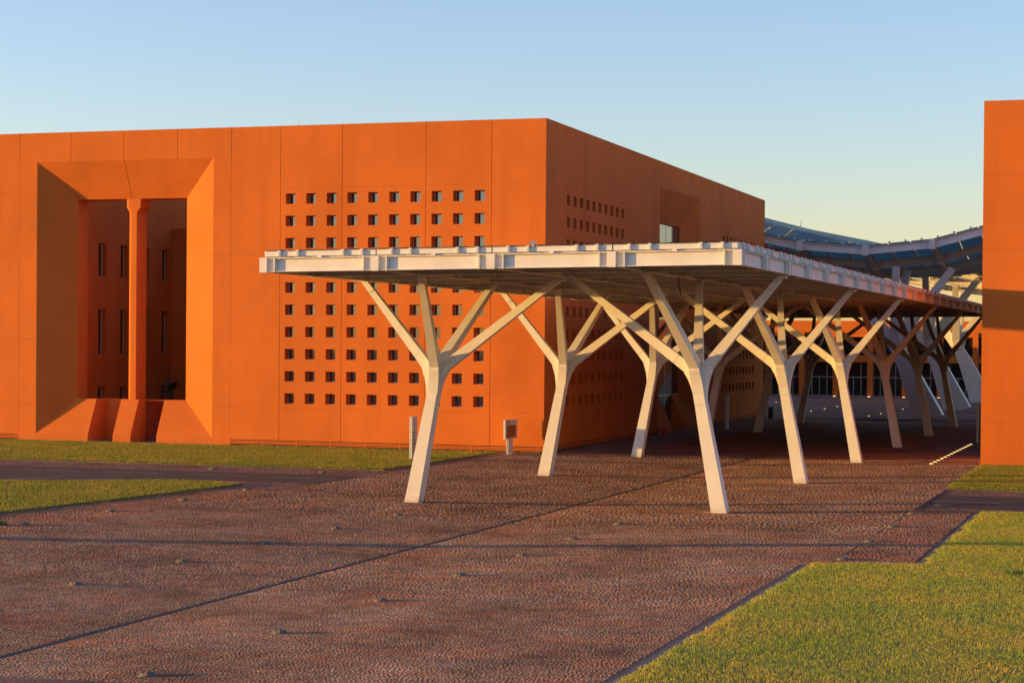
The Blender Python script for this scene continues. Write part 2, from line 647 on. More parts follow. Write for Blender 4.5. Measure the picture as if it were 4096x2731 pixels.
nb = 0
nb += lawn([(-8.28, 14), (40, 14), (40, 67.3), (-5.65, 66.9), (-5.68, 49.95), (-8.26, 49.2)],
           'sunlit short lawn filling the lower right corner', 820, .042, .0042, 1, DRY)
nb += lawn([(-7.95, 77.35), (30, 77.35), (30, 93.9), (-8.0, 93.9)],
           'small strip of lawn at the foot of the right building', 420, .05, .009, 2)
nb += lawn([(-31.85, 78.6), (-31.7, 93.6), (-75, 93.6), (-75, 78.2), (-50, 78.25)],
           'long lawn strip in front of the orange facade', 300, .055, .011, 3)
nb += lawn([(-33.4, 68.05), (-34.1, 59.7), (-34.75, 53.6), (-35.6, 46), (-60, 40), (-60, 60.0), (-48.5, 63.2), (-43.1, 65.9),
            (-41.5, 66.3), (-39.4, 67.3), (-37.2, 68.9), (-35.2, 69.0)],
           'wedge of lawn between the side road and the promenade at left', 330, .055, .010, 4)

# kerb strips beside the lawns
for k, (x0, x1, y0, y1) in enumerate(((-8.42, -8.30, 14, 49.0), (-5.82, -5.70, 50.1, 66.7), (-8.10, -7.98, 77.3, 93.9))):
    m = MB()
    L = 1.0
    y = y0
    kz = SIDE if x0 > xr else gz(x0)
    kb = newobj('kerb', None, None, (x0, y0, kz))
    tag(kb, kind='structure')
    stone = None
    while y < y1 - .05:
        yy = min(y + L, y1)
        if stone is None or yy - y < L - .01:
            stone = MB().box(0, x1 - x0, .006, yy - y - .006, -.1, .006).mesh('kerb_stone', CONC)
        newobj('kerb_stone', stone, kb, (x0, y, kz + random.uniform(-.004, .004)))
        y = yy

# ---- cobbles: real stones on the near part of the paving
def stones(x0, x1, y0, y1, pitch, cond, seed):
    r = np.random.default_rng(seed)
    ny = int((y1 - y0) / pitch)
    out = []
    for j in range(ny):
        yc = y0 + (j + .5) * pitch
        nx = int((x1 - x0) / (pitch * 1.15))
        wd = r.uniform(.55, 1.6, nx)
        e = x0 + np.concatenate([[0], np.cumsum(wd)]) * (x1 - x0) / wd.sum() + (r.random() - .5) * pitch
        xc = (e[:-1] + e[1:]) / 2
        hw = (e[1:] - e[:-1]) / 2
        yy = yc + r.normal(0, .17 * pitch, nx)
        out.append(np.stack([xc, yy, hw, np.full(nx, pitch / 2)], -1))
    s = np.concatenate(out)
    s = s[visible(s[:, 0], s[:, 1], np.zeros(len(s)))]
    return s[cond(s[:, 0], s[:, 1])]


def stone_verts(s, seed, lift):
    r = np.random.default_rng(seed)
    n = len(s)
    g = s[:, 3] * .05
    z = lift(s[:, 0]) + r.normal(0, .0007, n)
    V = np.empty((n, 8, 3))
    sx = np.array([-1, 1, 1, -1])
    sy = np.array([-1, -1, 1, 1])
    for k in range(4):
        jx, jy = r.normal(0, .05, n) * s[:, 2], r.normal(0, .06, n) * s[:, 3]
        V[:, k] = np.stack([s[:, 0] + sx[k] * (s[:, 2] - g), s[:, 1] + sy[k] * (s[:, 3] - g), z - .028], -1)
        V[:, 4 + k] = np.stack([s[:, 0] + sx[k] * (s[:, 2] * .95 - g) + jx, s[:, 1] + sy[k] * (s[:, 3] * .94 - g) + jy,
                                z + r.normal(0, .0009, n)], -1)
    return V


QF = np.array([[4, 5, 6, 7], [0, 1, 5, 4], [1, 2, 6, 5], [2, 3, 7, 6], [3, 0, 4, 7]])


def stones_mesh(name, V, mat):
    n = len(V)
    F = (np.arange(n)[:, None, None] * 8 + QF[None]).reshape(-1)
    return big_mesh(name, V.reshape(-1, 3), F, 4, mat)


gzv = lambda x: .012 * (np.minimum(np.abs(x - CX), HW) - 5.6)
main_c = lambda x, y: (x > xl + .03) & (x < xr - .03) & (np.abs(x - CX) > .115) & ~((x > -8.55) & (y < 49.0))
near = stones(xl, xr, 24, 40, .060, main_c, 11)
mid = np.concatenate([stones(xl, xr, 40, 58, .082, main_c, 12), stones(xl, xr, 58, 97, .13, main_c, 18)])
V = np.concatenate([stone_verts(near, 13, gzv), stone_verts(mid, 14, gzv)])
S2 = np.concatenate([near, mid])
vis = visible(S2[:, 0], S2[:, 1], np.zeros(len(S2)), 0)
order = np.lexsort((np.where(vis, S2[:, 1], 1e6 + S2[:, 1]),))
single, rest = order[:300], order[300:]
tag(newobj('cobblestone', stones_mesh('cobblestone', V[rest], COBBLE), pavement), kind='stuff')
for i in single:
    c = V[i].mean(0)
    me = bpy.data.meshes.new('cobblestone')
    me.from_pydata([tuple(p - c) for p in V[i]], [], [tuple(int(k) for k in q) for q in QF])
    me.materials.append(COBBLE)
    newobj('cobblestone', me, pavement, c)
left_c = lambda x, y: (x < xl - .03) & (x > -36.2) & ~inpoly(x, y, [(-33.25, 68.3), (-34.0, 59.7), (-34.65, 53.6), (-35.5, 46), (-60, 40), (-60, 68.2)])
right_c = lambda x, y: (x > xr + .03) & (x < -5.9) & (y > 49.4)
sv = np.concatenate([stones(-36.2, xl, 44, 66, .095, left_c, 15), stones(xr, -5.6, 49, 67, .095, right_c, 16)])
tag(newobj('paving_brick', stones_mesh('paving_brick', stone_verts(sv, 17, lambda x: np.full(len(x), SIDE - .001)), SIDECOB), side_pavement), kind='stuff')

# ------------------------------------------------------------------ buildings
FY = 94.4                                              # front plane
RX = -29.54                                            # right-hand face of the left building
TOP = 16.95
DEP = .5


def fmap(u, z, d): return (u, FY + d, z)
def rmap(u, z, d): return (RX - d, u, z)


def panel(mp, u0, u1, z0, z1, holes, depth=DEP, gap=(.012, .003)):
    """render panel with window openings and their reveals"""
    u0, u1, z0, z1 = u0 + gap[0], u1 - gap[0], z0 + gap[1], z1 - gap[1]
    hs = [h for h in holes if h[0] > u0 and h[1] < u1 and h[2] > z0 and h[3] < z1]
    us = sorted({u0, u1, *[h[0] for h in hs], *[h[1] for h in hs]})
    zs = sorted({z0, z1, *[h[2] for h in hs], *[h[3] for h in hs]})
    m = MB()
    for a, c in zip(us, us[1:]):
        for e, g in zip(zs, zs[1:]):
            um, zm = (a + c) / 2, (e + g) / 2
            if any(h[0] < um < h[1] and h[2] < zm < h[3] for h in hs):
                continue
            m.quad(mp(a, e, 0), mp(c, e, 0), mp(c, g, 0), mp(a, g, 0))
    for a, c, e, g in [(u0, u1, z0, z1)] + hs:
        m.quad(mp(a, e, 0), mp(a, g, 0), mp(a, g, depth), mp(a, e, depth))
        m.quad(mp(c, e, 0), mp(c, e, depth), mp(c, g, depth), mp(c, g, 0))
        m.quad(mp(a, e, 0), mp(a, e, depth), mp(c, e, depth), mp(c, e, 0))
        m.quad(mp(a, g, 0), mp(c, g, 0), mp(c, g, depth), mp(a, g, depth))
    return m


def window_meshes(mp, w, h, d):
    """frame and pane in local coordinates at the opening's lower left corner"""
    o = Vector(mp(0, 0, 0))
    L = lambda u, z, dd: tuple(Vector(mp(u, z, dd)) - o)
    def bx(m, u0, u1, z0, z1, d0, d1):
        m.hexa([L(u0, z0, d0), L(u1, z0, d0), L(u1, z0, d1), L(u0, z0, d1), L(u0, z1, d0), L(u1, z1, d0), L(u1, z1, d1), L(u0, z1, d1)])
    f = MB()
    t = .028
    bx(f, .002, t, .002, h - .002, d - .06, d - .002)
    bx(f, w - t, w - .002, .002, h - .002, d - .06, d - .002)
    bx(f, t, w - t, .002, t, d - .06, d - .002)
    bx(f, t, w - t, h - t, h - .002, d - .06, d - .002)
    p = MB().quad(L(t, t, d - .03), L(w - t, t, d - .03), L(w - t, h - t, d - .03), L(t, h - t, d - .03))
    return f.mesh('window', ALU), p.mesh('pane', GLASS)


ROWS = [13.38 - 1.167 * k for k in range(10)]          # window heads


def windows(mp, parent, us, w):
    fm, pm = window_meshes(mp, w, .548, DEP)
    hs = []
    for zt in ROWS:
        for u in us:
            hs.append((u, u + w, zt - .548, zt))
            wo = newobj('window', fm, parent, mp(u, zt - .548, 0))
            newobj('pane', pm, wo, mp(u, zt - .548, 0))
    return hs


def louvre(mp, parent, u0, u1):
    """ventilation slats at the wall foot"""
    n = max(1, round((u1 - u0) / 1.9))
    for k in range(3):
        z = .16 + k * .068
        m = MB()
        m.hexa([mp(u0, z, .0), mp(u1, z, .0), mp(u1, z + .02, .05), mp(u0, z + .02, .05),
                mp(u0, z + .040, .0), mp(u1, z + .040, .0), mp(u1, z + .055, .05), mp(u0, z + .055, .05)])
        m.build('louvre_slat', ORANGE, parent)
    m = MB()
    for k in range(n + 1):
        u = u0 + (u1 - u0) * k / n
        a, c = max(u0, u - .03), min(u1, u + .03)
        m.hexa([mp(a, .07, -.003), mp(c, .07, -.003), mp(c, .07, .04), mp(a, .07, .04), mp(a, .385, -.003), mp(c, .385, -.003), mp(c, .385, .04), mp(a, .385, .04)])
    m.build('louvre_frame', ORANGE, parent)
    MB().hexa([mp(u0, .0, .2), mp(u1, .0, .2), mp(u1, .0, .45), mp(u0, .0, .45), mp(u0, .38, .2), mp(u1, .38, .2), mp(u1, .38, .45), mp(u0, .38, .45)]).build('plinth', JOINT, parent)


def slab(mp, pts, d0, d1, name, parent, mat=ORANGE):
    """prism of a (u, z) outline between two depths"""
    m = MB()
    a = [mp(u, z, d0) for u, z in pts]
    c = [mp(u, z, d1) for u, z in pts]
    m.rings([a, c])
    return m.build(name, mat, parent)


def portal(mp, parent, uo0, uo1, zo0, zo1, uj):
    """splayed frame: outer rectangle on the wall plane, inner one .91 m deeper, then a straight reveal"""
    D, D2, s = .91, 2.0, 2.04
    ui0, ui1, zi0, zi1 = uo0 + s, uo1 - s, 2.37, zo1 - 2.03
    def piece(name, *q):
        MB().poly([mp(*p) for p in q]).build(name, ORANGE, parent)
    jl = MB().poly([mp(uo0, zo0, 0), mp(uo0, zo1, 0), mp(ui0, zi1, D), mp(ui0, zi0, D)])
    jl.poly([mp(ui0, zi0, D), mp(ui0, zi1, D), mp(ui0, zi1, D2), mp(ui0, zi0, D2)])
    jl.build('portal_jamb', ORANGE, parent)
    jr = MB().poly([mp(uo1, zo0, 0), mp(ui1, zi0, D), mp(ui1, zi1, D), mp(uo1, zo1, 0)])
    jr.poly([mp(ui1, zi0, D), mp(ui1, zi0, D2), mp(ui1, zi1, D2), mp(ui1, zi1, D)])
    jr.build('portal_jamb', ORANGE, parent)
    so = MB()
    # soffit in two panels with an open joint
    t = (uj - uo0) / (uo1 - uo0)
    ujn = ui0 + (ui1 - ui0) * t
    so.poly([mp(uo0, zo1, 0), mp(uj - .012, zo1, 0), mp(ujn - .012, zi1, D), mp(ui0, zi1, D)])
    so.poly([mp(uj + .012, zo1, 0), mp(uo1, zo1, 0), mp(ui1, zi1, D), mp(ujn + .012, zi1, D)])
    so.poly([mp(uj - .012, zo1 + .06, .02), mp(uj + .012, zo1 + .06, .02), mp(ujn + .012, zi1 + .06, D), mp(ujn - .012, zi1 + .06, D)])
    so.poly([mp(ui0, zi1, D), mp(ui1, zi1, D), mp(ui1, zi1, D2), mp(ui0, zi1, D2)])
    so.build('portal_soffit', ORANGE, parent)
    return ui0, ui1, zi0, zi1, D, D2


def sill(mp, parent, fu0, fu1, u0, u1, zi0, zo0, D, D2, name='portal_sill'):
    """sloping sill block: front outline fu0..fu1 at the wall plane, u0..u1 at the inner edge"""
    m = MB()
    prof = lambda u_f, u_i: [mp(u_f, -.1, 0), mp(u_f, zo0, 0), mp(u_i, zi0, D), mp(u_i, zi0, D2), mp(u_i, -.1, D2)]
    a, c = prof(fu0, u0), prof(fu1, u1)
    n = len(m.v)
    m.v += a + c
    for i in range(5):
        j = (i + 1) % 5
        m.f.append((i, j, 5 + j, 5 + i))
    m.f.append((0, 1, 2, 3, 4))
    m.f.append((9, 8, 7, 6, 5))
    return m.build(name, ORANGE, parent)


# ---- left building
bl = thing('building', (-60, FY + 28, 0), 'large orange rendered block with a grid of small square windows and a deep splayed portal', 'building')
JOINTS_Z = [.38, 2.06, 5.62, 10.2, 13.68, TOP]
colsF = [-43.9 + 1.1722 * k for k in range(10)]
hF = windows(fmap, bl, colsF, .548)
edgesF = [-47.08, -44.21, -40.68, -36.02, -32.45, RX]
for a, c in zip(edgesF, edgesF[1:]):
    for e, g in zip(JOINTS_Z, JOINTS_Z[1:]):
        panel(fmap, a, c, e, g, hF).build('wall_panel', ORANGE, bl)
for a, c in ((-63.3, -60.01), (-66.6, -63.3), (-75, -66.6)):
    for e, g in zip(JOINTS_Z, JOINTS_Z[1:]):
        panel(fmap, a, c, e, g, []).build('wall_panel', ORANGE, bl)
louvre(fmap, bl, -47.08, RX - .002)
louvre(fmap, bl, -75, -60.03)
PO = (-58.9, -48.13, .44, 15.35)
zz = [-.1, 2.06, 5.62, 10.2, 13.68, TOP]
for a, c in zip([-60.01, -56.8, -53.55, -50.29], [-56.8, -53.55, -50.29, -47.08]):
    a2, c2 = max(a, -60.01), c
    panel(fmap, a2, c2, PO[3], TOP, [], gap=(.012, 0)).build('wall_panel', ORANGE, bl)
for a, c in ((-60.01, PO[0]), (PO[1], -47.08)):
    for e, g in zip([-.1, 2.06, 5.62, 10.2], [2.06, 5.62, 10.2, PO[3]]):
        panel(fmap, a, c, e, g, [], gap=(.0 if a == PO[1] else .012, .005) if False else (.0, .005)).build('wall_panel', ORANGE, bl)
ui0, ui1, zi0, zi1, D, D2 = portal(fmap, bl, *PO[:2], PO[2], PO[3], -53.5)
# sill blocks and pillar foot between the two openings
sill(fmap, bl, PO[0], -55.65, ui0, -55.65, zi0, PO[2], D, D2)
sill(fmap, bl, -54.11, -53.03, -54.11, -53.03, zi0, PO[2], D, D2, 'pillar_foot')
sill(fmap, bl, -51.46, PO[1], -51.46, ui1, zi0, PO[2], D, D2)
slab(fmap, [(-55.65, -.1), (-54.11, -.1), (-54.11, zi0 - .003), (-55.65, zi0 - .003)], 1.9, 2.05, 'niche_wall', bl)
slab(fmap, [(-53.03, zi0 - .09), (-51.46, zi0 - .09), (-51.46, zi0 - .01), (-53.03, zi0 - .01)], 1.6, 2.0, 'door_lintel', bl)
MB().box(-55.65, -51.46, FY + .05, FY + 2.2, -.1, SIDE + .01).build('threshold', CONC, bl)
# central column with flared head
col = MB()
outl = lambda u0, u1, d0: [fmap(u0, 0, 2.04), fmap(u0, 0, d0 + .07), fmap(u0 + .13, 0, d0), fmap(u1, 0, d0), fmap(u1, 0, 2.04)]
def colring(u0, u1, z):
    return [(x, y, z) for x, y, _ in outl(u0, u1, .915)]
col.rings([colring(-53.70, -53.23, zi0 - .02), colring(-53.70, -53.23, 12.57), colring(-53.87, -53.01, 12.86), colring(-53.87, -53.01, zi1 + .01)])
col.build('portal_column', ORANGE, bl)
# half-open door in the right-hand gap
dr = newobj('door', MB().box(0, 1.05, -.03, .03, .04, 2.2).mesh('door', DOORM), bl, (-52.95, FY + 1.75, SIDE))
dr.rotation_euler.z = math.radians(68)
hb = MB().tube([(.62, -.05, 1.02), (.98, -.05, 1.02)], .02).mesh('push_bar', ALU)
ho = bpy.data.objects.new('push_bar', hb)
COL.objects.link(ho)
ho.parent = dr
# body of the building
for k, (x0, x1, y0, y1, z0, z1) in enumerate((
        (-46.5, RX - DEP - .004, FY + DEP + .004, 117.6, .0, 16.2),
        (-46.5, RX - DEP - .004, 129.5, 151.1, .0, 16.2),
        (-46.5, RX - 2.1, 117.6, 129.5, .0, 16.2),
        (-46.5, RX - DEP - .004, 117.6, 129.5, 15.5, 16.2),
        (-110, -58.4, FY + DEP + .004, 151.1, .0, 16.2),
        (-58.4, -46.5, 124, 151.1, .0, 16.2),
        (-58.4, -46.5, FY + 1.0, FY + 2.0, zi1 + .1, 16.2),
        (-58.4, ui0 - .05, FY + 1.0, FY + 2.0, -.1, zi1 + .1),
        (ui1 + .05, -46.5, FY + 1.0, FY + 2.0, -.1, zi1 + .1))):
    MB().box(x0, x1, y0, y1, z0, z1).build('core_wall', ORANGE, bl)
MB().box(-110, -75.01, FY, FY + .49, -.1, TOP).build('wall_panel', ORANGE, bl)
MB().box(-110, RX - .52, 151.15, 151.62, -.1, TOP).build('rear_wall', ORANGE, bl)
MB().box(-112, -50, 151.8, 221.5, -.1, 7.7).build('unseen_shade_wing', ORANGE, bl)  # unseen wing, added so its shadow covers the far building's lower front
# courtyard wall seen through the portal
def cmap(u, z, d): return (-58.0 - d, u, z)
ch = []
fm1, pm1 = window_meshes(cmap, .85, 1.93, .32)
fm2, pm2 = window_meshes(cmap, .85, 2.64, .32)
for u in [96.95 + 2.52 * k for k in range(5)]:
    for zb, zt, fm, pm in ((9.25, 11.18, fm1, pm1), (4.76, 7.40, fm2, pm2), (.26, 2.90, fm2, pm2)):
        ch.append((u, u + .85, zb, zt))
        wo = newobj('window', fm, bl, cmap(u, zb, 0))
        newobj('pane', pm, wo, cmap(u, zb, 0))
panel(cmap, 96.4, 124, -.1, 16.2, ch, .34, (0, 0)).build('courtyard_wall', ORANGE, bl)
MB().box(-57.98, -53.6, 108.2, 123.9, -.05, 12.5).build('stair_block', ORANGE, bl)
MB().quad((-58.3, 96.4, .02), (-46.5, 96.4, .02), (-46.5, 124, .02), (-58.3, 124, .02)).build('courtyard_floor', SOIL, bl)

# right-hand face
wR = .575
hR = windows(rmap, bl, [98.08 + 1.207 * k for k in range(10)], wR) + windows(rmap, bl, [136.35 + 1.207 * k for k in range(10)], wR)
eR1 = [FY, 97.72, 101.35, 106.17, 109.92, 113.1, 117.0, 118.0]
eR2 = [129.1, 136.05, 139.66, 143.3, 148.0, 151.63]
eR3 = [118.0, 120.2, 123.4, 126.7, 129.1]
for E_ in (eR1, eR2):
    for a, c in zip(E_, E_[1:]):
        for e, g in zip(JOINTS_Z, JOINTS_Z[1:]):
            panel(rmap, a, c, e, g, hR).build('wall_panel', ORANGE, bl)
for a, c in zip(eR3, eR3[1:]):
    panel(rmap, a, c, 15.38, TOP, [], gap=(.012, 0)).build('wall_panel', ORANGE, bl)
louvre(rmap, bl, FY + .03, 117.9)
louvre(rmap, bl, 129.2, 151.6)
r0, r1, q0, q1, D, D2 = portal(rmap, bl, 118.0, 129.1, .44, 15.38, 123.5)
sill(rmap, bl, 118.0, 121.6, r0, 121.6, q0, .44, D, .94)
sill(rmap, bl, 125.2, 129.1, 125.2, r1, q0, .44, D, .94)
# glazing of that entrance: mullions, transoms and panes
gl = .98
us = [r0, 121.75, 123.55, 125.3, r1]
zs = [0.05, 2.35, 5.2, 8.0, 10.8, q1]
for u in us[1:-1]:
    slab(rmap, [(u - .03, .05), (u + .03, .05), (u + .03, q1), (u - .03, q1)], gl - .012, gl + .06, 'mullion', bl, ALU)
for z in zs[1:-1]:
    slab(rmap, [(r0, z - .045), (r1, z - .045), (r1, z + .045), (r0, z + .045)], gl - .012, gl + .05, 'transom', bl, ALU)
for a, c in zip(us, us[1:]):
    for e, g in zip(zs, zs[1:]):
        MB().quad(rmap(a + .05, e + .045, gl), rmap(c - .05, e + .045, gl), rmap(c - .05, g - .045, gl), rmap(a + .05, g - .045, gl)).build('pane', GLASSB, bl)
slab(rmap, [(r0, -.1), (r1, -.1), (r1, q1 + .1), (r0, q1 + .1)], 1.6, 1.9, 'lobby_wall', bl)

# thin lightning rod on the roof
tag(MB().cyl((-45.75, 100), .025, 16.2, 18.15, 6, .012).build('lightning_rod', ALU, origin=(-45.75, 100, 16.2)), 'thin pale lightning rod on the orange roof edge', 'rod')

# ---- right building
brt = thing('building', (2, 94.3, 0), 'plain orange rendered block cut off by the right edge of the picture', 'building')
def gmap(u, z, d): return (u, 94.3 + d, z)
def lmap(u, z, d): return (-8.05 + d, u, z)
for a, c in ((-8.05, -4.0), (-4.0, .2), (.2, 8), (8, 20)):
    for e, g in zip([.08, 2.03, 5.58, 10.15, 13.63], [2.03, 5.58, 10.15, 13.63, 17.12]):
        panel(gmap, a, c, e, g, []).build('wall_panel', ORANGE, brt)
MB().box(-8.049 + .001, 20, 94.9, 150, -.1, 17.1).build('side_wall', ORANGE, brt)
MB().box(-8.0, 20, 94.34, 94.8, -.1, .08).build('plinth', JOINT, brt)

ORD = ['first', 'second', 'third', 'fourth', 'fifth', 'sixth', 'seventh']
# ---- far building across the plaza
FB = 222.0
bf = thing('building', (-34, FB, 0), 'low orange building with pilasters and glazed doors across the plaza', 'building')
def bmap(u, z, d): return (u, FB + d, z)
pil = [-35.03 + 3.86 * k for k in range(-4, 7)]
for k, u in enumerate(pil):
    MB().box(u - .30, u + .30, FB, FB + 1.1, -.1, 7.25).build('pilaster', ORANGE, bf)
for a, c in zip(pil, pil[1:]):
    MB().box(a, c, FB - .003, FB + 1.1, 7.25, 8.57).build('parapet_panel', ORANGE, bf)
    MB().box(a + .30, c - .30, FB + .25, FB + 1.1, 3.9, 4.7).build('spandrel', ORANGE, bf)
    MB().box(a + .30, c - .30, FB + .15, FB + .5, 6.75, 7.249).build('lintel', ORANGE, bf)
    MB().quad((a + .3, FB + .95, 4.7), (c - .3, FB + .95, 4.7), (c - .3, FB + .95, 6.75), (a + .3, FB + .95, 6.75)).build('upper_pane', GLASSD, bf)
    m = (a + c) / 2
    dd = newobj('door', None, bf, (m, FB + .8, 0))
    f = MB()
    for x in (a + .32, m - .85, m, m + .85, c - .32):
        f.box(x - .05, x + .05, FB + .75, FB + .85, 0.02, 2.2 if x == m else 3.9)
    f.box(a + .3, c - .3, FB + .74, FB + .86, 2.15, 2.27)
    f.box(a + .3, c - .3, FB + .74, FB + .86, .05, .17)
    f.build('door_frame', DULL, dd)
    for x0, x1, z0, z1 in ((a + .37, m - .9, .17, 3.9), (m - .8, m - .05, .17, 2.15), (m + .05, m + .8, .17, 2.15), (m - .8, m + .8, 2.27, 3.9), (m + .9, c - .37, .17, 3.9)):
        MB().quad((x0, FB + .8, z0), (x1, FB + .8, z0), (x1, FB + .8, z1), (x0, FB + .8, z1)).build('pane', GLASSD, dd)
MB().box(pil[0] - 12, pil[-1] + 8, FB + 1.1, FB + 30, -.1, 8.4).build('core_wall', ORANGE, bf)
MB().box(pil[0] - 12, pil[0], FB, FB + 1.1, -.1, 8.57).build('end_wall', ORANGE, bf)
MB().box(pil[-1], pil[-1] + 8, FB, FB + 1.1, -.1, 8.57).build('end_wall', ORANGE, bf)
for q_, u in enumerate([v for v in pil if -36 < v < -23]):
    tag(MB().cyl((u, FB - .55), .16, SIDE - .03, SIDE + .01, 12).build('ground_light', EMIT, origin=(u, FB - .55, SIDE)),
        f'glowing uplight at a far pilaster foot, {ORD[q_]} from the left', 'ground light', 'uplights along the far building')

# ------------------------------------------------------------------ solar canopy
UX = [CX + 3.795 * (i - 2) for i in range(5)]
BY = 3.8467
YJ = [56.40 + BY * j for j in range(25)]
TILT = .0104
ct = lambda x: (x - CX) * TILT
can = thing('solar_canopy', (CX, YJ[0], 7.8), 'long flat white steel canopy roof carried by branching columns', 'canopy')
ZB, ZT = 7.82, 8.25


def girder_mesh(L, axis):
    """I-beam between two node blocks, with splice plates and bolts; centred, bottom at 0"""
    m = MB()
    h = ZT - ZB
    def b(a0, a1, c0, c1, z0, z1):
        (m.box(a0, a1, c0, c1, z0, z1) if axis == 'x' else m.box(c0, c1, a0, a1, z0, z1))
    H = L / 2
    b(-H, H, -.10, .10, 0, .018)
    b(-H, H, -.10, .10, h - .018, h)
    b(-H, H, -.006, .006, .018, h - .018)
    for s in (-1, 1):
        x = s * (H - .26)
        for t in (-.013, .013):
            b(x + t - .010, x + t + .010, -.115, .115, -.012, h + .012)
        for k in range(6):
            z = .06 + k * (h - .12) / 5
            for c in (-.075, .075):
                b(x - s * .055 - .014, x - s * .055 + .014, c - .016, c + .016, z - .014, z + .014)
        b(s * H - .012 * s - .005, s * H - .012 * s + .005, -.098, .098, .018, h - .018)
    return m.mesh('girder', STEEL)


gx = girder_mesh(3.795 - .25, 'x')
gy = girder_mesh(BY - .25, 'y')
nodem = MB().box(-.125, .125, -.125, .125, -.015, ZT - ZB + .02).mesh('node_block', STEEL)
for j in range(25):
    for i in range(5):
        if j in (0, 24) or i in (0, 4) or True:
            newobj('node_block', nodem, can, (UX[i], YJ[j], ZB + ct(UX[i])))
for i in range(5):
    for j in range(24):
        newobj('girder', gy, can, (UX[i], (YJ[j] + YJ[j + 1]) / 2, ZB + ct(UX[i])))
for j in (0, 24):
    for i in range(4):
        xm = (UX[i] + UX[i + 1]) / 2
        g = newobj('girder', gx, can, (xm, YJ[j], ZB + ct(xm)))
        g.rotation_euler.y = -math.atan(TILT)
# cross girders at every node line, with web stiffeners
pm = MB()
Lp = 3.795 - .25
hg = ZT - ZB
pm.box(-Lp / 2, Lp / 2, -.09, .09, 0.004, .020)
pm.box(-Lp / 2, Lp / 2, -.006, .006, .020, hg - .02)
pm.box(-Lp / 2, Lp / 2, -.09, .09, hg - .02, hg - .004)
for x in (-1.42, -.62, .35, 1.28):
    pm.box(x - .02, x + .02, -.086, .086, .020, hg - .02)
purl = pm.mesh('cross_girder', STEEL)
for j in range(1, 24):
    for i in range(4):
        xm = (UX[i] + UX[i + 1]) / 2
        o = newobj('cross_girder', purl, can, (xm, YJ[j], ZB + ct(xm)))
        o.rotation_euler.y = -math.atan(TILT)
# upper edge channels with clamps
chx = MB().box(-3.795 / 2 + .02, 3.795 / 2 - .02, -.03, .03, 0, .15)
chx.box(-3.795 / 2 + .02, 3.795 / 2 - .02, -.05, .05, .15, .162).box(-.06, .06, -.05, .05, -.06, 0)
chx = chx.mesh('edge_channel', STEEL)
chy = MB().box(-.03, .03, -BY / 2 + .02, BY / 2 - .02, 0, .15)
chy.box(-.05, .05, -BY / 2 + .02, BY / 2 - .02, .15, .162).box(-.05, .05, -.06, .06, -.06, 0)
chy = chy.mesh('edge_channel', STEEL)
clx = MB().box(-.055, .055, -.105, -.03, -.005, .165).box(-.045, -.015, -.10, -.05, .165, .19).box(.015, .045, -.10, -.05, .165, .19)
for z in (.05, .12):
    clx.box(-.018, .018, -.12, -.105, z - .018, z + .018)
clx = clx.mesh('clamp', STEEL)
cly = MB().box(.03, .105, -.055, .055, -.005, .165).box(.05, .10, -.045, -.015, .165, .19).box(.05, .10, .015, .045, .165, .19).mesh('clamp', STEEL)
ZC = 8.31
for i in range(4):
    xm = (UX[i] + UX[i + 1]) / 2
    o = newobj('edge_channel', chx, can, (xm, YJ[0] + .02, ZC + ct(xm)))
    o.rotation_euler.y = -math.atan(TILT)
    for off in (.52, 1.15, 2.69, 3.33):
        x = UX[i] + off
        newobj('clamp', clx, can, (x, YJ[0] + .02, ZC + ct(x)))
for j in range(24):
    ym = (YJ[j] + YJ[j + 1]) / 2
    for x in (UX[4] - .02, UX[0] + .02):
        newobj('edge_channel', chy, can, (x, ym, ZC + ct(x)))
    for off in (.5, 1.15, 2.6, 3.3):
        newobj('clamp', cly, can, (UX[4] - .02, YJ[j] + off, ZC + ct(UX[4])))
# deck of solar panels
pw = 3.795 / 2
pmsh = MB().box(-pw / 2 + .012, pw / 2 - .012, -BY / 2 + .012, BY / 2 - .012, 0, .035).mesh('solar_panel', PVD)
dk = MB().box(-3.795 / 2 + .004, 3.795 / 2 - .004, -BY / 2 + .004, BY / 2 - .004, 0, .045).mesh('deck_sheet', DECK)
for j in range(24):
    ym = (YJ[j] + YJ[j + 1]) / 2
    for i in range(4):
        xm = (UX[i] + UX[i + 1]) / 2
        o = newobj('deck_sheet', dk, can, (xm, ym + .05, 8.256 + ct(xm)))
        o.rotation_euler.y = -math.atan(TILT)
        for s in (-1, 1):
            x = xm + s * pw / 2
            o = newobj('solar_panel', pmsh, can, (x, ym + .05, 8.475 + ct(x)))
            o.rotation_euler.y = -math.atan(TILT)
# loose black cable along the front edge
pts = []
for k in range(150):
    x = UX[0] + .1 + (UX[4] - UX[0] - .2) * k / 149
    pts.append((x, YJ[0] + .0 + .02 * math.sin(k * .9), 8.478 + ct(x) + .022 * abs(math.sin(k * .37)) + random.uniform(-.008, .012)))
MB().tube(pts, .011, 5).build('cable', RUBBER, can)
MB().tube([(-15.58, 64.9, 7.95), (-15.57, 64.9, 7.6), (-15.5, 64.9, 7.25)], .022, 6).build('hanging_cable', RUBBER, can)

# camera on the canopy edge
cc = thing('security_camera', (-18.04, YJ[0] - .02, 8.47), 'small white security camera on the front edge of the canopy', 'security camera')
MB().box(-18.07, -18.01, YJ[0] - .05, YJ[0] + .01, 8.47, 8.56).build('mount', ALU, cc)
MB().tube([(-18.13, YJ[0] - .06, 8.60), (-17.95, YJ[0] - .01, 8.585)], .045, 10).build('housing', STEEL, cc)

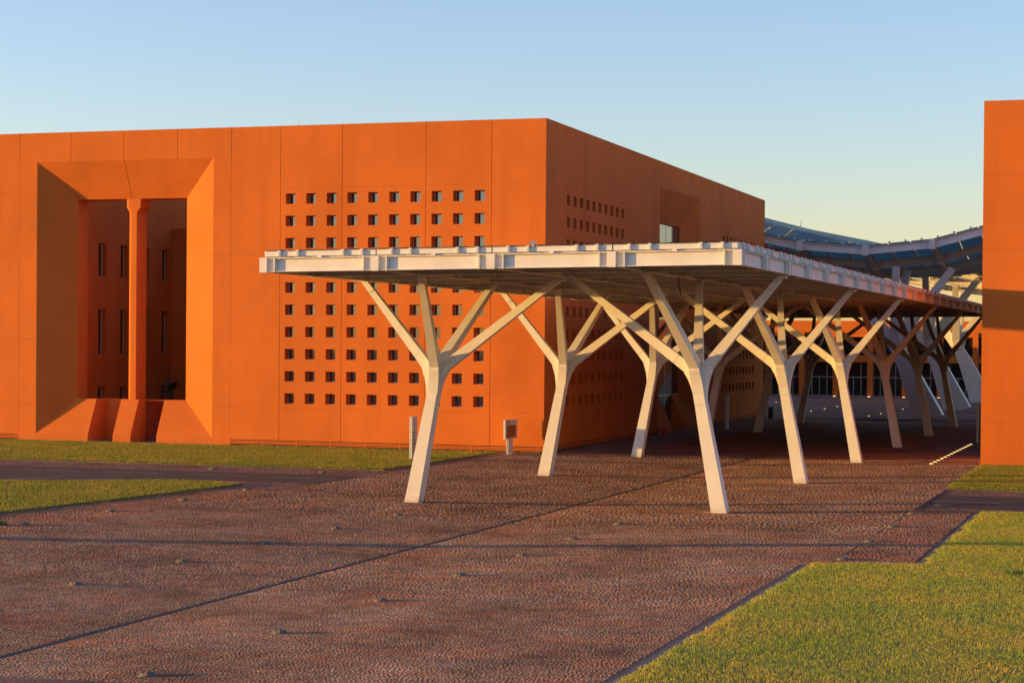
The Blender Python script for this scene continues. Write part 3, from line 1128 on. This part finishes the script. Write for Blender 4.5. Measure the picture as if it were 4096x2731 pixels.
# ---- branching columns
def sweep(path, lat, ws):
    """rectangular section along a path; lat = lateral axis, ws = (lateral, in-plane) sizes"""
    path = [Vector(p) for p in path]
    rs = []
    for i, p in enumerate(path):
        t = (path[min(i + 1, len(path) - 1)] - path[max(i - 1, 0)]).normalized()
        l = (lat - t * lat.dot(t)).normalized()
        n = l.cross(t)
        w, d = ws[i]
        rs.append([p + l * (a * w / 2) + n * (c * d / 2) for a, c in ((-1, -1), (1, -1), (1, 1), (-1, 1))])
    return MB().rings(rs)


def smooth_path(ctrl, wid, n=9):
    """Catmull-Rom through the first control points, straight afterwards"""
    P = [Vector(c) for c in ctrl]
    out, ow = [], []
    for i in range(len(P) - 1):
        p0, p1, p2, p3 = P[max(i - 1, 0)], P[i], P[i + 1], P[min(i + 2, len(P) - 1)]
        k = n if i < len(P) - 2 else 2
        for q in range(k):
            t = q / k
            if i == len(P) - 2:
                v = p1.lerp(p2, t)
            else:
                v = .5 * ((2 * p1) + (-p0 + p2) * t + (2 * p0 - 5 * p1 + 4 * p2 - p3) * t * t + (-p0 + 3 * p1 - 3 * p2 + p3) * t ** 3)
            out.append(v)
            a, c = wid[i], wid[i + 1]
            ow.append((a[0] + (c[0] - a[0]) * t, a[1] + (c[1] - a[1]) * t))
    out.append(P[-1])
    ow.append(wid[-1])
    return out, ow


def tree_meshes(s):
    """s=+1 right-hand row, -1 left-hand row; local to the foot (5.46 m off axis)"""
    ox = 5.46
    X = lambda a: s * (a - ox)
    EY, EX = Vector((0, 1, 0)), Vector((1, 0, 0))
    z0 = -.15
    res = {}
    tr, w = smooth_path([(X(5.485), 0, z0), (X(5.12), 0, 1.8), (X(4.80), 0, 3.5), (X(4.68), 0, 4.25), (X(4.63), 0, 4.62)],
                        [(.56, .52), (.50, .44), (.44, .37), (.40, .34), (.30, .26)])
    trw = w
    seams = []
    res['trunk'] = sweep(tr, EY, w).mesh('trunk', STEEL)
    zt = 7.86
    # inward and outward limbs, then the two along the promenade
    inn, w = smooth_path([(X(4.86), 0, 3.1), (X(4.70), 0, 3.95), (X(4.42), 0, 4.62), (X(3.90), 0, 5.08), (X(.13), 0, zt - s * .0)],
                         [(.34, .30), (.36, .36), (.36, .37), (.33, .33), (.20, .19)])
    seams.append((inn, w, EY))
    res['inner'] = sweep(inn, EY, w).mesh('branch', STEEL)
    outw, w = smooth_path([(X(4.84), 0, 3.1), (X(4.80), 0, 3.95), (X(4.93), 0, 4.62), (X(5.26), 0, 5.16), (X(7.47), 0, zt)],
                          [(.335, .28), (.355, .34), (.355, .36), (.325, .33), (.20, .19)])
    seams.append((outw, w, EY))
    res['outer'] = sweep(outw, EY, w).mesh('branch', STEEL)
    for nm, sg in (('front', -1), ('back', 1)):
        p, w = smooth_path([(X(4.845), 0, 3.1), (X(4.72), sg * .05, 3.95), (X(4.62), sg * .22, 4.66), (X(4.53), sg * .62, 5.16), (X(3.80), sg * (BY - .03), zt)],
                           [(.36, .30), (.38, .35), (.36, .36), (.33, .33), (.21, .19)])
        seams.append((p, w, EX))
        res[nm] = sweep(p, EX, w).mesh('branch', STEEL)
    # joint collars and end pins
    cm = MB()
    for path in (inn, outw):
        a, c = Vector(path[-1]), Vector(path[-3])
        d = (c - a).normalized()
        q = a + d * .62
        n = Vector((-d.z, 0, d.x))
        cm.tube([q + Vector((0, -.125, 0)), q + Vector((0, .125, 0))], .035, 8)
    res['pin'] = cm.mesh('pin', ALU)
    sm = MB()
    def seam(path, ws, t, lat):
        path = [Vector(q) for q in path]
        acc = 0
        for i in range(len(path) - 1):
            L = (path[i + 1] - path[i]).length
            if acc + L >= t:
                f = (t - acc) / L
                p0 = path[i].lerp(path[i + 1], f)
                d = (path[i + 1] - path[i]).normalized()
                w = (ws[i][0] + (ws[i + 1][0] - ws[i][0]) * f + .008, ws[i][1] + (ws[i + 1][1] - ws[i][1]) * f + .008)
                r_ = sweep([p0 - d * .009, p0 + d * .009], lat, [w, w])
                n_ = len(sm.v)
                sm.v += r_.v
                sm.f += [tuple(n_ + q for q in fc) for fc in r_.f]
                return
            acc += L
    for pth, wd, lat in seams:
        tot = sum((Vector(pth[i + 1]) - Vector(pth[i])).length for i in range(len(pth) - 1))
        seam(pth, wd, 2.25, lat)
        seam(pth, wd, tot - .62, lat)
    seam(tr, trw, 3.75, EY)
    res['seam'] = sm.mesh('weld_seam', SEAM)
    cb = MB()
    for x, y in ((X(.13), 0), (X(7.47), 0), (X(3.80), -BY + .03), (X(3.80), BY - .03)):
        cb.box(x - .13, x + .13, y - .13, y + .13, 7.735, 7.80)
    res['bearing'] = cb.mesh('bearing_plate', STEEL)
    return res


TM = {1: tree_meshes(1), -1: tree_meshes(-1)}
for s, side_n in ((-1, 'left'), (1, 'right')):
    for k in range(6):
        x = CX + s * 5.46
        y = 64.10 + 15.387 * k
        extra = {0: 'nearest', 1: 'second nearest', 2: 'third nearest', 3: 'fourth nearest', 4: 'fifth nearest', 5: 'farthest'}[k]
        lit = 'sunlit' if k < 3 else 'shaded'
        t = thing('tree_column', (x, y, gz(x)), f'{lit} white steel tree-shaped column, {extra} in the {side_n} row under the canopy', 'column', 'branching columns of the canopy')
        for key, nm in (('trunk', 'trunk'), ('inner', 'branch'), ('outer', 'branch'), ('front', 'branch'), ('back', 'branch'), ('pin', 'pin'), ('seam', 'weld_seam'), ('bearing', 'bearing_plate')):
            o = newobj(nm, TM[s][key], t, (x, y, 0))
            if key != 'trunk':
                o.location.z += s * 5.46 * TILT * .6

# ------------------------------------------------------------------ wave roof over the plaza
WX = [-37.3, -32.2, -27.03, -21.9, -16.8, -11.7, -6.6]
WY = [153, 158.1, 163.2, 168.3, 173.5, 178.6, 183.7, 188.8, 194, 199, 204, 209.2]
WZ = [[17.0, 15.0, 13.92, 13.5, 13.96, 15.3, 16.8],
      [16.2, 14.2, 13.1, 12.6, 13.05, 14.4, 16.0],
      [15.9, 13.8, 12.6, 12.1, 12.5, 13.8, 15.4],
      [16.2, 14.3, 13.0, 12.2, 12.4, 13.5, 15.0],
      [16.9, 15.3, 14.0, 12.9, 12.6, 13.4, 14.8],
      [17.7, 16.35, 15.1, 13.9, 13.0, 13.4, 14.6],
      [18.0, 16.65, 15.55, 14.4, 13.3, 13.4, 14.6],
      [18.25, 16.9, 15.85, 14.7, 13.5, 13.4, 14.6],
      [18.0, 16.8, 15.7, 14.5, 13.3, 13.0, 14.0],
      [17.4, 16.2, 15.1, 13.9, 12.8, 12.5, 13.4],
      [16.5, 15.4, 14.3, 13.1, 12.2, 12.0, 12.8],
      [15.6, 14.5, 13.4, 12.4, 11.7, 11.6, 12.3]]
NR = len(WY)
wv = thing('wave_roof', (-21.9, 153, 0), 'undulating solar roof on white girders behind the long canopy', 'roof')
P = lambda i, j: Vector((WX[i], WY[j], WZ[j][i]))


def beam(a, c, w, h, name, drop=0, mat=STEEL):
    d = (c - a).normalized()
    lat = d.cross(Vector((0, 0, 1))).normalized()
    up = lat.cross(d)
    m = MB()
    def sec(x0, x1, z0, z1):
        m.hexa([a + lat * x0 + up * z0, a + lat * x1 + up * z0, c + lat * x1 + up * z0, c + lat * x0 + up * z0,
                a + lat * x0 + up * z1, a + lat * x1 + up * z1, c + lat * x1 + up * z1, c + lat * x0 + up * z1])
    sec(-w / 2, w / 2, -drop - .04, -drop)
    sec(-w / 2, w / 2, -drop - h, -drop - h + .04)
    sec(-.012, .012, -drop - h + .04, -drop - .04)
    L = (c - a).length
    for t in (.6, L - .6):
        q = a + d * t
        m.hexa([q - d * .02 + lat * -w * .48 + up * (-drop - h + .03), q + d * .02 + lat * -w * .48 + up * (-drop - h + .03), q + d * .02 + lat * w * .48 + up * (-drop - h + .03), q - d * .02 + lat * w * .48 + up * (-drop - h + .03),
                q - d * .02 + lat * -w * .48 + up * (-drop - .03), q + d * .02 + lat * -w * .48 + up * (-drop - .03), q + d * .02 + lat * w * .48 + up * (-drop - .03), q - d * .02 + lat * w * .48 + up * (-drop - .03)])
    m.build(name, mat, wv)


for j in range(NR):
    for i in range(6):
        beam(P(i, j), P(i + 1, j), .34, .62, 'girder', .15)
for j in range(NR - 1):
    for i in range(7):
        beam(P(i, j), P(i, j + 1), .34, .62, 'cross_girder', .15)
nb2 = MB().box(-.24, .24, -.24, .24, -.84, -.06).mesh('node_block', STEEL)
for j in range(NR):
    for i in range(7):
        newobj('node_block', nb2, wv, P(i, j))
rearp = MB()
for j in range(NR - 1):
    for i in range(6):
        a, c, d, e = P(i, j), P(i + 1, j), P(i + 1, j + 1), P(i, j + 1)
        bl_ = lambda u, v: a.lerp(c, u).lerp(e.lerp(d, u), v)
        for u in (1 / 3, 2 / 3):
            beam(bl_(u, 0), bl_(u, 1), .1, .22, 'purlin', .10)
        for p in range(3):
            for q in range(2):
                g = .012
                c4 = [bl_(p / 3 + g, q / 2 + g), bl_((p + 1) / 3 - g, q / 2 + g), bl_((p + 1) / 3 - g, (q + 1) / 2 - g), bl_(p / 3 + g, (q + 1) / 2 - g)]
                m = MB() if j < 8 else rearp
                m.hexa([v + Vector((0, 0, -.05)) for v in c4] + [v + Vector((0, 0, -.02)) for v in c4])
                if j < 8:
                    m.build('solar_panel', PV, wv)
tag(rearp.build('rear_solar_panels', PV, wv), kind='stuff')
# edge fascia clips and a small mast on top
for k in range(26):
    t = k / 25 * 6
    i = min(int(t), 5)
    q = P(i, 0).lerp(P(i + 1, 0), t - i)
    MB().box(q.x - .07, q.x + .07, q.y - .12, q.y - .02, q.z - .05, q.z + .10).build('edge_clip', STEEL, wv)
q = P(2, 5)
MB().tube([(-32.3, 183, 16.5), (-32.2, 183, 17.5)], .035).build('roof_mast', ALU, wv)

# big leaning columns below it
def big_col(x, y, s, label):
    t = thing('tree_column', (x, y, SIDE), label, 'column', 'large columns of the wave roof')
    nx = x - s * 2.75
    nz = 5.9
    EY, EX = Vector((0, 1, 0)), Vector((1, 0, 0))
    sweep([(x, y, -.1), (nx + s * .9, y, 4.2), (nx, y, nz)], EY, [(1.5, 2.3), (1.1, 1.25), (.9, .9)]).build('trunk', STEEL, t)
    for tx, ty in ((nx + s * 4.4, y), (nx - s * 4.9, y), (nx + s * .3, max(y - 5.0, 153.4)), (nx + s * .3, y + 5.0)):
        zt = 11.75
        lat = EY if abs(ty - y) < .1 else EX
        tip = Vector((tx, ty, zt))
        b0 = Vector((nx + s * .25, y, nz - .7))
        sweep([b0, Vector((nx, y, nz)).lerp(tip, .12), tip], lat, [(.78, .8), (.74, .85), (.5, .5)]).build('branch', STEEL, t)


big_col(-17.15, 155.5, 1, 'broad leaning pale column of the wave roof, nearest of its row')
big_col(-17.15, 178.2, 1, 'broad leaning pale column of the wave roof, second of its row')
big_col(-17.15, 204.0, 1, 'broad leaning pale column of the wave roof, farthest, beside the right building')
big_col(-36.5, 163.0, -1, 'broad pale column of the wave roof half hidden behind the left block')

# ------------------------------------------------------------------ lamps, signs and small things
hood = MB()
prof = [(.13, 0), (.125, .02), (.10, .045), (.06, .06), (.0, .066)]
hood.rings([[(max(r, .004) * math.cos(2 * math.pi * i / 14), max(r, .004) * math.sin(2 * math.pi * i / 14), z) for i in range(14)] for r, z in prof])
for k in range(4):
    a = k * math.pi / 2 + .4
    hood.box(.095 * math.cos(a) - .03, .095 * math.cos(a) + .03, .095 * math.sin(a) - .03, .095 * math.sin(a) + .03, .0, .07)
hoodm = hood.mesh('hood', LAMPM)
ringm = MB().cyl((0, 0), .17, -.01, .010, 18).mesh('base_ring', LAMPM)
ROWSL = (('inner left', -23.4, [39.2, 44.3, 49.15, 54.0, 59.0], 'in the paving left of the drain'),
         ('inner right', -15.95, [29.0, 34.15, 39.25, 44.25, 49.1, 53.8, 58.8], 'in the paving right of the drain'),
         ('outer left', -32.0, [50.7, 55.7, 60.65, 65.6], 'along the left verge'),
         ('outer right', -7.75, [50.5, 55.45, 60.35, 65.3], 'along the right verge'))
for nm, x, ys, where in ROWSL:
    for k, y in enumerate(ys):
        n = len(ys)
        pos = 'nearest' if k == 0 else ('farthest' if k == n - 1 else f'{ORD[k]} from the camera')
        z = gz(x) if abs(x - CX) < HW else SIDE + .004
        t = thing('ground_lamp', (x, y, z), f'low domed lamp {where}, {pos}', 'lamp', 'domed lamps set into the paving')
        newobj('base_ring', ringm, t, (x, y, z))
        newobj('hood', hoodm, t, (x, y, z))
for x, y, lab in ((-38.7, 76.0, 'low domed ground lamp beside the far kerb of the left road, left one'), (-33.6, 76.1, 'low domed ground lamp beside the far kerb of the left road, right one')):
    t = thing('ground_lamp', (x, y, SIDE), lab, 'lamp', 'domed lamps set into the paving')
    newobj('base_ring', ringm, t, (x, y, SIDE))
    newobj('hood', hoodm, t, (x, y, SIDE))

NTH = 'first second third fourth fifth sixth seventh eighth ninth tenth eleventh twelfth thirteenth fourteenth'.split()
glm = MB().cyl((0, 0), .085, -.02, .012, 14).mesh('ground_light', EMIT)
for k in range(14):
    y = 94.75 + 1.555 * k
    tag(newobj('ground_light', glm, None, (-10.35, y, gz(-10.35))), f'lit floor light, {NTH[k]} from the near end of the glowing row beside the right building', 'ground light', 'row of lit floor lights')
gls = MB().cyl((0, 0), .07, -.02, .012, 12).mesh('ground_light', EMIT)
for x, y in ((-36.5, 194.1), (-28.66, 182.9), (-28.54, 175.1), (-28.58, 168.1), (-22.1, 178.7), (-22.2, 164.9), (-22.34, 158.8), (-29.2, 158.6)):
    tag(newobj('ground_light', gls, None, (x, y, SIDE - .02)), 'small lit light in the dark plaza floor', 'ground light', 'small floor lights of the plaza')


def totem(x, y0, y1, th, z1, label, z=SIDE, dots=True):
    t = thing('totem_sign', (x, y0, z), label, 'sign')
    MB().box(x - th / 2, x - th / 2 + .055, y0, y1, z + .02, z1).box(x - th / 2 + .075, x + th / 2, y0, y1, z + .02, z1).box(x - th / 2 + .04, x + th / 2 - .02, y0 + .03, y1 - .03, z - .05, z1 - .03).build('panel', PALE, t)
    if dots:
        m = MB()
        for r in range(6):
            for c in range(4):
                yy = y0 + .07 + c * (y1 - y0 - .14) / 3
                zz_ = z1 - .1 - r * .085
                m.box(x + th / 2 + .002, x + th / 2 + .004, yy - .028, yy + .028, zz_ - .02, zz_ + .02)
        m.build('dot_pattern', WHITEP, t)
        m = MB()
        zz_ = z1 - .72
        r2 = random.Random(3)
        while zz_ > z + .25:
            for _ in range(r2.choice((2, 3))):
                m.box(x + th / 2 + .002, x + th / 2 + .004, y0 + .05, y0 + .05 + (y1 - y0 - .1) * r2.uniform(.5, .95), zz_ - .012, zz_ + .012)
                zz_ -= .042
            zz_ -= .06
        m.build('lettering', INK, t)


totem(-33.55, 86.2, 86.85, .13, 2.1, 'slim upright totem sign with text lines on the back lawn')
totem(-27.45, 128.2, 128.7, .16, 2.35, 'slim white totem post in the shade beside the left block', gz(-27.45), False)
totem(-10.1, 116.4, 116.9, .14, 2.42, 'slim white totem post beside the edge of the right building', gz(-10.1), False)

ms = thing('map_sign', (-30.8, 92.9, SIDE), 'pale site map board on a twin-plate post before the building corner', 'sign')
sx = -30.80
MB().box(sx - .09, sx, 92.0, 93.98, .84, 1.80).build('panel', PALE, ms)
MB().box(sx + .002, sx + .006, 92.25, 93.70, .90, 1.52).build('map', MAPM, ms)
m = MB()
r2 = random.Random(5)
for y0, y1, zc, h in ((92.27, 92.75, 1.715, .05), (92.27, 92.70, 1.62, .03), (92.27, 92.66, 1.575, .02), (93.05, 93.60, 1.70, .022), (93.15, 93.60, 1.60, .018)):
    y = y0
    while y < y1:
        w = r2.uniform(.03, .09)
        m.box(sx + .002, sx + .005, y, min(y + w, y1), zc - h / 2, zc + h / 2)
        y += w + .02
m.build('lettering', INK, ms)
MB().box(sx - .13, sx - .10, 92.55, 93.3, .12, .84).box(sx - .06, sx - .02, 92.55, 93.3, .12, .84).build('post', PALE, ms)
MB().box(sx - .15, sx, 92.58, 92.72, -.02, .12).box(sx - .15, sx, 93.12, 93.26, -.02, .12).build('foot', ALU, ms)

# litter bin
bx_, by_ = -28.47, 149.3
bn = thing('litter_bin', (bx_, by_, gz(bx_)), 'black cylindrical litter bin on the shaded paving', 'litter bin')
MB().cyl((bx_, by_), .21, gz(bx_), gz(bx_) + .78, 18).build('body', DARK, bn)
MB().rings([[(bx_ + .215 * math.cos(a), by_ + .215 * math.sin(a), gz(bx_) + .80 + h * (1 if math.sin(a) > -.2 else .35)) for a in [2 * math.pi * i / 18 for i in range(18)]] for h in (0, .12)]).build('hood', DARK, bn)
# fire hydrant
hx, hy = -28.95, 116.9
hy_ = thing('fire_hydrant', (hx, hy, gz(hx)), 'small red fire hydrant at the foot of the shaded wall', 'hydrant')
MB().cyl((hx, hy), .10, gz(hx), gz(hx) + .45, 12).cyl((hx, hy), .13, gz(hx) + .45, gz(hx) + .52, 12).build('body', RED, hy_)
MB().tube([(hx - .2, hy, gz(hx) + .34), (hx + .2, hy, gz(hx) + .34)], .05, 8).build('outlet', RED, hy_)


# lamp post left of the picture whose long shadow crosses the foreground
lx, ly = -41.5, 43.1
lp = thing('lamp_post', (lx, ly, SIDE), 'tall slim lamp post left of the frame whose shadow crosses the paving', 'lamp post')
MB().cyl((lx, ly), .42, -.1, 9.0, 12, .34).build('pole', STEEL, lp)
MB().box(lx - .1, lx + 1.1, ly - .12, ly + .12, 8.95, 9.05).build('lamp_head', STEEL, lp)

# palms in the courtyard
FROND = simple('palm_frond', (.05, .065, .03), .7, 0, .3, .25, 5)
BARK = simple('palm_bark', (.09, .065, .045), .95, 0, .2, .3, 9)


def palm(x, y, h, label, seed, n=26, L=1.7):
    r = random.Random(seed)
    t = thing('palm_tree', (x, y, 0), label, 'palm tree', 'palms in the courtyard')
    tr = MB()
    rings = []
    for k in range(9):
        z = h * k / 8
        rr = .17 + .05 * (k % 2) - .02 * k / 8
        rings.append([(x + rr * math.cos(a), y + rr * math.sin(a), z) for a in [2 * math.pi * i / 9 for i in range(9)]])
    tr.rings(rings)
    tr.build('trunk', BARK, t)
    cr = MB()
    for k in range(n):
        a = r.uniform(0, 2 * math.pi)
        up = r.uniform(-.15, 1.25)
        d = Vector((math.cos(a) * math.cos(up), math.sin(a) * math.cos(up), math.sin(up)))
        sd = Vector((-math.sin(a), math.cos(a), 0))
        p = Vector((x, y, h))
        ll = L * r.uniform(.75, 1.15)
        seg = 12
        prev = p
        for q in range(1, seg + 1):
            d = (d + Vector((0, 0, -.085))).normalized()
            nxt = prev + d * ll / seg
            le = .42 * math.sin(math.pi * min(1, q / seg + .12)) + .05
            for s in (-1, 1):
                tip = nxt + sd * s * le + d * le * .7 + Vector((0, 0, -.1 * le))
                cr.poly([prev, prev.lerp(nxt, .55), tip])
            cr.poly([prev + sd * .012, nxt + sd * .012, nxt - sd * .012, prev - sd * .012])
            prev = nxt
    cr.build('crown', FROND, t)


palm(-52.9, 103.2, 3.6, 'palm with feathery crown in the shaded courtyard right of the portal column', 1)
palm(-55.6, 103.6, 2.6, 'smaller palm in the shaded courtyard left of the portal column', 2, 16, 1.1)

# weeds on the lawns
for x, y, lab in ((-3.3, 48.5, 'green weed tuft in the lawn at the right edge'), (-32.6, 50.2, 'green weed tuft at the left edge of the paving')):
    r = random.Random(int(-x * 10))
    m = MB()
    for k in range(120):
        a = r.uniform(0, 6.28)
        q = r.uniform(0, .32)
        bx0 = Vector((x + q * math.cos(a), y + q * math.sin(a), SIDE))
        tip = bx0 + Vector((r.uniform(-.12, .12), r.uniform(-.12, .12), r.uniform(.1, .2)))
        w = Vector((r.uniform(-.02, .02), r.uniform(-.02, .02), 0))
        m.poly([bx0 - w, bx0 + w, tip])
    tag(m.build('weed', simple('weed_leaf', (.07, .14, .02), .6), origin=(x, y, SIDE)), lab, 'plant')
